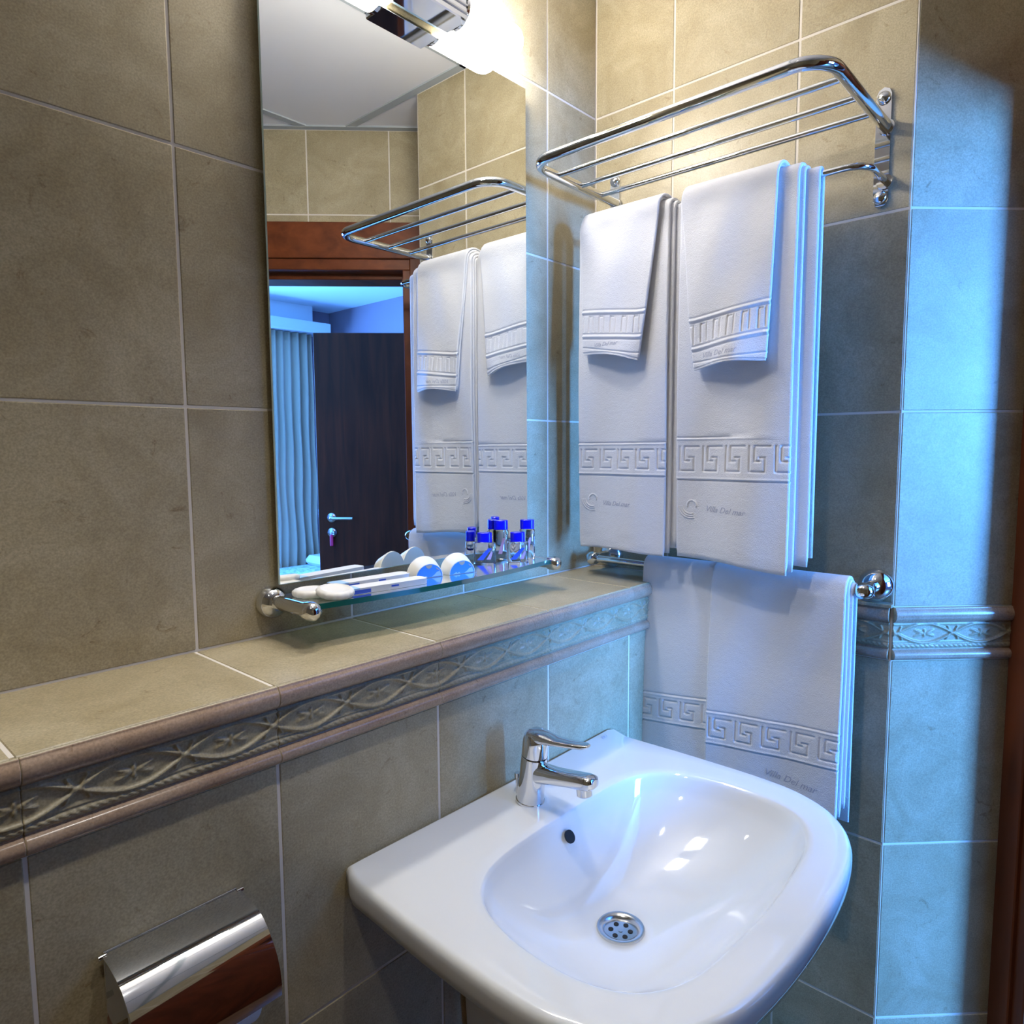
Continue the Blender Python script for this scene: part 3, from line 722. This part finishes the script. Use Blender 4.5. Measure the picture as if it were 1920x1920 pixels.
def bath_towel(nm, y0, y1, yback, zbl, zbr, band, lg, lab, txt_at, skew=0):
    root = empty(nm, (BX, (y0+y1)/2, BZ), lab, 'towel', 'white bath towels on the rack')
    r0 = .0062; th = .0064
    def yf(a0, a1):
        return lambda a, z: a0+(a1-a0)*a
    sway = lambda a, h: .004*np.sin(a*7+h*6)*np.clip(h/.3, 0, 1) + .010*np.clip(h/.65, 0, 1)**2*a
    bands = [(band[0]-.006, band[1]+.006), (lg[1]-.03, lg[1]+.03)]
    zbf = lambda a: zbl+(zbr-zbl)*a+.003*math.sin(a*5)
    W = y0-y1
    for i, (a0, a1, dz) in enumerate(((y0+.002, yback, .016), (y0+.001, y1-.007, .006))):
        layer('towel_fold', root, BX, BZ, r0+i*th, th*.97, yf(a0, a1), lambda a, dz=dz: zbf(a)+dz, 1.082+.02*i, sway=lambda a, h: sway(a, h)*(.7 if i else .35))
    em = lambda y, z: key_band(y-y0+.01, z-skew*(y0-y)*0, band[0], band[1], .0455) + logo(-(y), z, -lg[0], lg[1], 1.0) + .0008*np.sin(z*60+y*40)
    em2 = lambda y, z: key_band(-(y-y0), z, band[0], band[1], .0455) + logo(-y, z, -lg[0], lg[1], 1.0) - .002*np.exp(-((z-zbr-.02)/.0012)**2)
    o = layer('towel_front', root, BX, BZ, r0+2*th, th, yf(y0, y1), zbf, 1.10, emboss=em2, sway=lambda a, h: sway(a, h), fine=finelist(BZ, zbl, bands), nu=int(W/.0011))
    return root
from mathutils.bvhtree import BVHTree
def words(root, body, y, z, size, rot=0):
    """raised lettering laid on the front cloth of the towel"""
    fr = [c for c in root.children if c.name.startswith('towel_front')]
    trees = [BVHTree.FromPolygons([v.co[:] for v in c.data.vertices], [p.vertices[:] for p in c.data.polygons]) for c in fr]
    mt = Matrix.Translation((0, y, z)) @ Matrix(((0,0,-1,0),(-1,0,0,0),(0,1,0,0),(0,0,0,1))) @ Matrix.Rotation(R(rot), 4, 'Z')
    o = text_mesh('embroidery', body, size, .0005, 'stitch', root, mt, .35)
    for v in o.data.vertices:
        hits = [t.ray_cast(Vector((-1, v.co.y, v.co.z)), Vector((1, 0, 0)))[0] for t in trees]; hits = [h.x for h in hits if h]
        x0 = min(hits) if hits else 0
        v.co.x = x0+(v.co.x)+.0001
    return rel(o, root)
bl = bath_towel('bath_towel', -.062, -.262, -.279, 1.064, 1.066, (1.216, 1.281), (-.076, 1.163), 'folded white bath towel with Greek key band nearest the mirror', None)
br = bath_towel('bath_towel', -.2895, -.496, -.524, 1.066, 1.056, (1.211, 1.289), (-.300, 1.160), 'folded white bath towel with Greek key band farther from the mirror', None)

def hand_towel(y0, y1, y0b, y1b, zl, zr, band, lab, wd_):
    root = empty('hand_towel', (BX, (y0+y1)/2, BZ), lab, 'towel', 'small white hand towels over the bath towels')
    r0 = .0062+3*.0064+.0005; th = .0056; zb0 = min(zl, zr)
    def yf(e): 
        def g(a, z):
            k = np.clip((BZ-z)/(BZ-zb0), 0, 1); return (y0+(y0b-y0)*k)*(1-a)+(y1-e+(y1b-e-(y1-e))*k)*a
        return g
    zf = lambda a: zl+(zr-zl)*a+.006*math.sin(a*math.pi)
    sway = lambda a, h: .004*np.sin(a*5+h*9)*np.clip(h/.2, 0, 1)+.030*np.clip(h/.3, 0, 1)**1.5*np.exp(-((a-.55)/.42)**2)
    layer('towel_fold', root, BX, BZ, r0, th, yf(.0), lambda a: zf(a)+.004, 1.50, sway=lambda a, h: sway(a, h)*.9)
    bl_, br_ = band
    def em(y, z):
        t = np.clip((y-y0b)/(y1b-y0b), 0, 1); dz = bl_[0]+(br_[0]-bl_[0])*t; hh = (bl_[1]-bl_[0])
        return hand_band(-(y-y0b), z-dz, 0, hh, .026) - .0022*np.exp(-((z-(zl+(zr-zl)*t)-.014)/.0012)**2) + .0012*np.sin((z*22+y*60))
    o = layer('towel_front', root, BX, BZ, r0+th, th, yf(.004), zf, 1.48, emboss=em, sway=sway, fine=finelist(BZ, zb0, [(zb0, max(bl_[1], br_[1])+.01)], .0012), nu=int(abs(y0-y1)/.0013))
    return root
h1 = hand_towel(-.072, -.241, -.086, -.208, 1.458, 1.436, ((1.494, 1.541), (1.480, 1.533)), 'small white hand towel draped over the bath towel nearest the mirror', 1)
h2 = hand_towel(-.296, -.462, -.329, -.455, 1.408, 1.414, ((1.445, 1.495), (1.461, 1.512)), 'small white hand towel draped over the bath towel farther from the mirror', 2)
words(bl, 'Villa Del mar', -.118, 1.155, .0135, 0)
words(br, 'Villa Del mar', -.345, 1.155, .0150, -3)
words(h1, 'Villa Del mar', -.112, 1.470, .0110, 0)
words(h2, 'Villa Del mar', -.345, 1.428, .0130, 4)

# lower towel: two panels, the left one folded back
lt = empty('bath_towel', (TX, -.39, TZ), 'white towel with Greek key band hanging on the lower bar behind the basin', 'towel')
def lower():
    zbf = .600
    swf = lambda a, h: .008*np.sin(a*4.5+1)*np.clip(h/.15, 0, 1)+.014*np.clip(h/.4, 0, 1)
    layer('towel_fold', lt, TX, TZ, .0085, .0042, lambda a, z: -.196-.392*a, lambda a: .655, .62, sway=lambda a, h: swf(a, h)*.6)
    layer('towel_fold', lt, TX, TZ, .0130, .0042, lambda a, z: -.195-.388*a, lambda a: .640, .66, sway=lambda a, h: swf(a, h)*.8)
    e1 = lambda y, z: key_band(-(y+.194), z-((-.19-y)*.10), .717, .776, .0455)
    layer('towel_front', lt, TX, TZ, .0176, .0042, lambda a, z: -.194-.165*a, lambda a: .612, .66, emboss=e1, sway=lambda a, h: swf(a*.42, h), fine=finelist(TZ, .612, [(.71, .80)]), nu=130)
    e2 = lambda y, z: key_band(-(y+.345), z-((-.345-y)*.065), .708, .772, .050)+.0012*np.sin(y*55+z*18)
    layer('towel_front', lt, TX, TZ, .0176, .0056, lambda a, z: -.345-.234*a, lambda a: .600, .68, emboss=e2, sway=lambda a, h: swf(.42+a*.58, h)+.003, fine=finelist(TZ, .600, [(.70, .80)]), nu=190)
lower()
words(lt, 'Villa Del mar', -.455, .680, .0175, -4)

# ------------------------------------------------------------------ wash basin
bs = empty('wash_basin', (-.53, -D, .73), 'white porcelain wash basin with rounded front', 'wash basin')
ZR = .730; CXB = -.530
outr = [(0,-.206),(.15,-.206),(.290,-.206),(.301,-.206),(.3035,-.213),(.305,-.26),(.311,-.35),(.313,-.45),(.312,-.505),(.306,-.555),(.286,-.605),(.250,-.645),(.200,-.672),(.14,-.686),(.07,-.693),(0,-.695)]
lipr = [(0,-.327),(.06,-.325),(.14,-.329),(.19,-.342),(.228,-.374),(.250,-.436),(.254,-.503),(.246,-.555),(.222,-.600),(.17,-.628),(.10,-.637),(0,-.642)]
def closed(half):
    return [(x, y) for x, y in half]+[(-x, y) for x, y in half[-2:0:-1]]
def radial(polyc, c, n):
    """intersect rays from c with polygon; returns points"""
    out = []
    P = polyc
    for k in range(n):
        a = 2*math.pi*k/n; d = (math.cos(a), math.sin(a)); best = None
        for i in range(len(P)):
            p, q = P[i], P[(i+1) % len(P)]; ex, ey = q[0]-p[0], q[1]-p[1]; den = d[0]*ey-d[1]*ex
            if abs(den) < 1e-12: continue
            t = ((p[0]-c[0])*ey-(p[1]-c[1])*ex)/den; s_ = ((p[0]-c[0])*d[1]-(p[1]-c[1])*d[0])/den
            if t > 0 and -1e-9 <= s_ <= 1+1e-9 and (best is None or t < best): best = t
        out.append((c[0]+d[0]*best, c[1]+d[1]*best))
    return np.array(out)
def chaikin(P, it=3):
    for _ in range(it):
        Q = []
        for i in range(len(P)):
            a, b_ = P[i], P[(i+1) % len(P)]; Q += [(a[0]*.75+b_[0]*.25, a[1]*.75+b_[1]*.25), (a[0]*.25+b_[0]*.75, a[1]*.25+b_[1]*.75)]
        P = Q
    return P
DR = (-.006, -.432); NB = 192
O = closed(outr); back_sharp = O
Osm = chaikin([(x, y) for x, y in O], 2)
Lsm = chaikin(closed(lipr), 3)
c0 = (DR[0], DR[1])
Or = radial(Osm, c0, NB); Lr = radial(Lsm, c0, NB)
ZD = .603
rings = []
def ring(xy, z): rings.append(np.column_stack([xy[:, 0], xy[:, 1], np.broadcast_to(z, NB)]))
dr = np.array([[c0[0]+.030*math.cos(2*math.pi*k/NB), c0[1]+.030*math.sin(2*math.pi*k/NB)] for k in range(NB)])
ring(dr*0+np.array(c0)+(dr-np.array(c0))*.75, ZD-.012); ring(dr, ZD-.001)
HB = ZR-ZD
for t in (.08,.16,.25,.34,.43,.52,.61,.70,.78,.85,.90,.94,.965,.985,1.0):
    xy = dr+(Lr-dr)*t
    g = t**2.1*.80+t**6*.17 if t < .94 else None
    base = lambda q: .86*q**2.0+.10*q**7
    if t <= .94: z = ZD+HB*base(t)
    else:
        k = (t-.94)/.06; z = ZD+HB*(base(.94)+(1-.004-base(.94))*(1-(1-k)**2))
    ring(xy, z)
for t in (.12,.35,.6):
    xy = Lr+(Or-Lr)*t; ring(xy, ZR)
lip = np.array(Or)
for ins, dz in ((.009, 0), (.0055, -.0012), (.0022, -.0042), (.0004, -.009), (.0, -.015), (.0008, -.026), (.004, -.038)):
    v = Or-np.array(c0); ln_ = np.linalg.norm(v, axis=1)[:, None]; xy = Or-v/ln_*ins; ring(xy, ZR+dz)
# underside narrowing to the bowl bottom
for t, dz in ((.06, -.05), (.16, -.075), (.30, -.105), (.48, -.14), (.62, -.165)):
    cc = np.array([0, -.36]); xy = Or+(cc-Or)*t; xy[:, 1] = np.maximum(xy[:, 1], -10); ring(xy, ZR+dz)
V = np.concatenate(rings); V[:, 0] += CXB
# raised back strip
x = V[:, 0]; y = V[:, 1]; k = np.clip((y+.240)/.034, 0, 1); topm = V[:, 2] > ZR-.02
V[:, 2] = np.where(topm, V[:, 2]+.010*k, V[:, 2]); V[:, 1] = np.minimum(V[:, 1], -.2062)
nrg = len(rings); i, k = np.meshgrid(np.arange(nrg-1), np.arange(NB), indexing='ij')
F = np.stack([i*NB+k, i*NB+(k+1) % NB, (i+1)*NB+(k+1) % NB, (i+1)*NB+k], -1).reshape(-1, 4)[:, ::-1].tolist()
F.append(list(range(NB))); F.append([(nrg-1)*NB+q for q in range(NB)][::-1])
o = mk('basin_body', V, F, 'porcelain', bs, smooth=True); rel(o, bs); fix(o); o.data.polygons.foreach_set('use_smooth', np.ones(len(o.data.polygons), dtype=bool))
# drain
dx_, dy_ = CXB+DR[0], DR[1]
dn = rel(fix(mk('drain', *lathe([(.0, -.006), (.0, -.0045), (.0225, -.0045), (.0245, -.0005), (.029, .0016), (.0325, .0014), (.0335, -.0005), (.0335, -.006)], (dx_, dy_, ZD+.0015), (0,0,1), 40), 'chrome_soft', bs), 40), bs)
for k in range(7):
    r_ = 0 if k == 6 else .0135; a = 2*math.pi*k/6
    h_ = fix(mk('drain_hole' if k < 6 else 'drain_screw', *lathe([(.0, 0), (.0036, 0), (.0036, .0006), (.0, .0006)], (dx_+r_*math.cos(a), dy_+r_*math.sin(a), ZD-.0029), (0,0,1), 14), 'black' if k < 6 else 'chrome_soft', dn))
    pass
# overflow
rel(fix(mk('overflow_hole', *lathe([(.0, 0), (.0095, 0), (.0095, .002), (.0, .002)], (CXB-.003, -.3395, .7000), (0,-1,.75), 24), 'black', bs)), bs)
mt = Matrix.Translation((-.285+.53, -.226+D, .0075)) @ Matrix.Rotation(R(16.5), 4, 'X')
mk_ = text_mesh('maker_mark', 'IDO', .009, .0003, 'stitch', bs, mt, 0)
# pedestal
ped = []
for z, hw, yf_ in ((FLOOR, .10, -.33), (FLOOR+.03, .085, -.32), (.2, .080, -.31), (.45, .095, -.34), (.60, .13, -.40)):
    ped.append([(CXB+hw*math.sin(t), -D-.003-(abs(yf_)-D)*math.cos(t), z) for t in np.linspace(-math.pi/2, math.pi/2, 25)])
V = [q for r_ in ped for q in r_]; n = 25; F = [[i*n+k, i*n+k+1, (i+1)*n+k+1, (i+1)*n+k] for i in range(4) for k in range(n-1)]
F += [[(i+1)*n, i*n, i*n+n-1, (i+1)*n+n-1] for i in range(4)]+[list(range(n)), [4*n+k for k in range(n)][::-1]]
rel(fix(mk('pedestal', V, F, 'porcelain', bs), 50), bs)

# ------------------------------------------------------------------ tap
fx, fy, fz = -.534, -.264, ZR+.0005
tp = empty('basin_tap', (fx, fy, fz), 'chrome single-lever mixer tap on the basin', 'tap')
lean = R(7); axd = Vector((0, -math.sin(lean), math.cos(lean)))
fix(mk('tap_body', *lathe([(.0, 0), (.0225, 0), (.0225, .003), (.0212, .004), (.0205, .03), (.0202, .074), (.0195, .075), (.0, .075)], (0,0,0), axd, 36), 'chrome', tp), 30)
# lever head: dome and blade
fix(mk('lever_cap', *lathe([(.0198, .0765), (.0202, .078), (.0202, .100), (.0190, .107), (.0150, .113), (.008, .1165), (.001, .1175)], (0,0,0), axd, 36), 'chrome', tp), 30)
def loft2(secs, name, m, parent):
    n = len(secs[0]); V = [q for s_ in secs for q in s_]
    F = [[i*n+k, i*n+(k+1) % n, (i+1)*n+(k+1) % n, (i+1)*n+k] for i in range(len(secs)-1) for k in range(n)]+[list(range(n))[::-1], [(len(secs)-1)*n+k for k in range(n)]]
    return fix(mk(name, V, F, m, parent), 45)
def ell(y, z, hw, hh, p=2.6, n=28):
    return [(hw*math.copysign(abs(math.cos(a))**(2/p), math.cos(a)), y, z+hh*math.copysign(abs(math.sin(a))**(2/p), math.sin(a))) for a in [2*math.pi*k/n for k in range(n)]]
loft2([ell(-.006, .1080, .0165, .0095), ell(-.022, .1085, .0165, .0095), ell(-.036, .1080, .0150, .0078), ell(-.055, .1092, .0130, .0056), ell(-.080, .1125, .0118, .0046), ell(-.103, .1160, .0104, .0040), ell(-.110, .1180, .0055, .0022)], 'lever_blade', 'chrome', tp)
loft2([ell(-.008, .0500, .0165, .0175), ell(-.026, .0510, .0155, .0150), ell(-.050, .0545, .0150, .0125), ell(-.080, .0600, .0148, .0115), ell(-.108, .0645, .0150, .0115), ell(-.118, .0655, .0135, .0100), ell(-.122, .0658, .0085, .0060)], 'spout', 'chrome', tp)
fix(mk('aerator', *lathe([(.0105, .0), (.0115, .001), (.0115, .012), (.0, .012)], (0, -.104, .043), (0, .12, 1), 28), 'chrome', tp), 30)
fix(mk('pull_rod', *lathe([(.0, 0), (.0025, 0), (.0025, .028), (.0045, .029), (.0045, .036), (.0, .037)], (0, .026, .0), (0,0,1), 12), 'chrome', tp), 30)

# ------------------------------------------------------------------ toilet paper holder
th_ = empty('toilet_roll_holder', (-1.0415, -D, .779), 'chrome toilet roll holder with curved lid on lower wall', 'toilet roll holder')
xa, xb = -1.112, -.972
prof = [(-.2100, .7795), (-.232, .7785), (-.248, .7755), (-.2560, .7735), (-.2640, .7700), (-.2740, .7620), (-.2840, .7510), (-.2915, .7400), (-.2965, .7270), (-.2985, .7130), (-.2975, .7000)]
tk = .0012; V = []
for sgn, xx in ((0, xa), (0, xb)):
    for y, z in prof: V.append((xx, y, z))
for xx in (xa, xb):
    for y, z in prof: V.append((xx, y+tk*.8, z-tk*.8))
n = len(prof); F = []
for i in range(n-1): F += [[i, i+1, n+i+1, n+i], [2*n+i, 3*n+i, 3*n+i+1, 2*n+i+1], [i, 2*n+i, 2*n+i+1, i+1], [n+i, n+i+1, 3*n+i+1, 3*n+i]]
F += [[0, n, 3*n, 2*n], [n-1, 3*n-1, 4*n-1, 2*n-1]]
rel(fix(mk('lid', V, F, 'chrome', th_), 18), th_)
rel(box('back_plate', (xa+.002, -D-.0005, .700), (xb-.002, -D-.003, .781), 'chrome', th_, .0006), th_)
for x in (xa, xb): rel(fix(mk('hinge_pin', *tube([(x-.0035, -.2115, .7785), (x+.0035, -.2115, .7785)], .0026, 10), 'chrome', th_), 40), th_)
rel(fix(mk('roll_arm', *tube(rounded_path([(xb-.006, -.209, .705), (xb-.006, -.250, .705), (xa+.012, -.250, .705)], .008, 5), .003, 10), 'chrome', th_), 40), th_)
tr_ = tag(fix(mk('toilet_roll', *lathe([(.0180, 0), (.0430, 0), (.0440, .002), (.0440, .098), (.0430, .100), (.0180, .100)], (-1.092, -.2515, .7080), (1,0,0), 40), 'paper'), 40), 'white toilet paper roll under the chrome lid of holder', 'toilet roll')
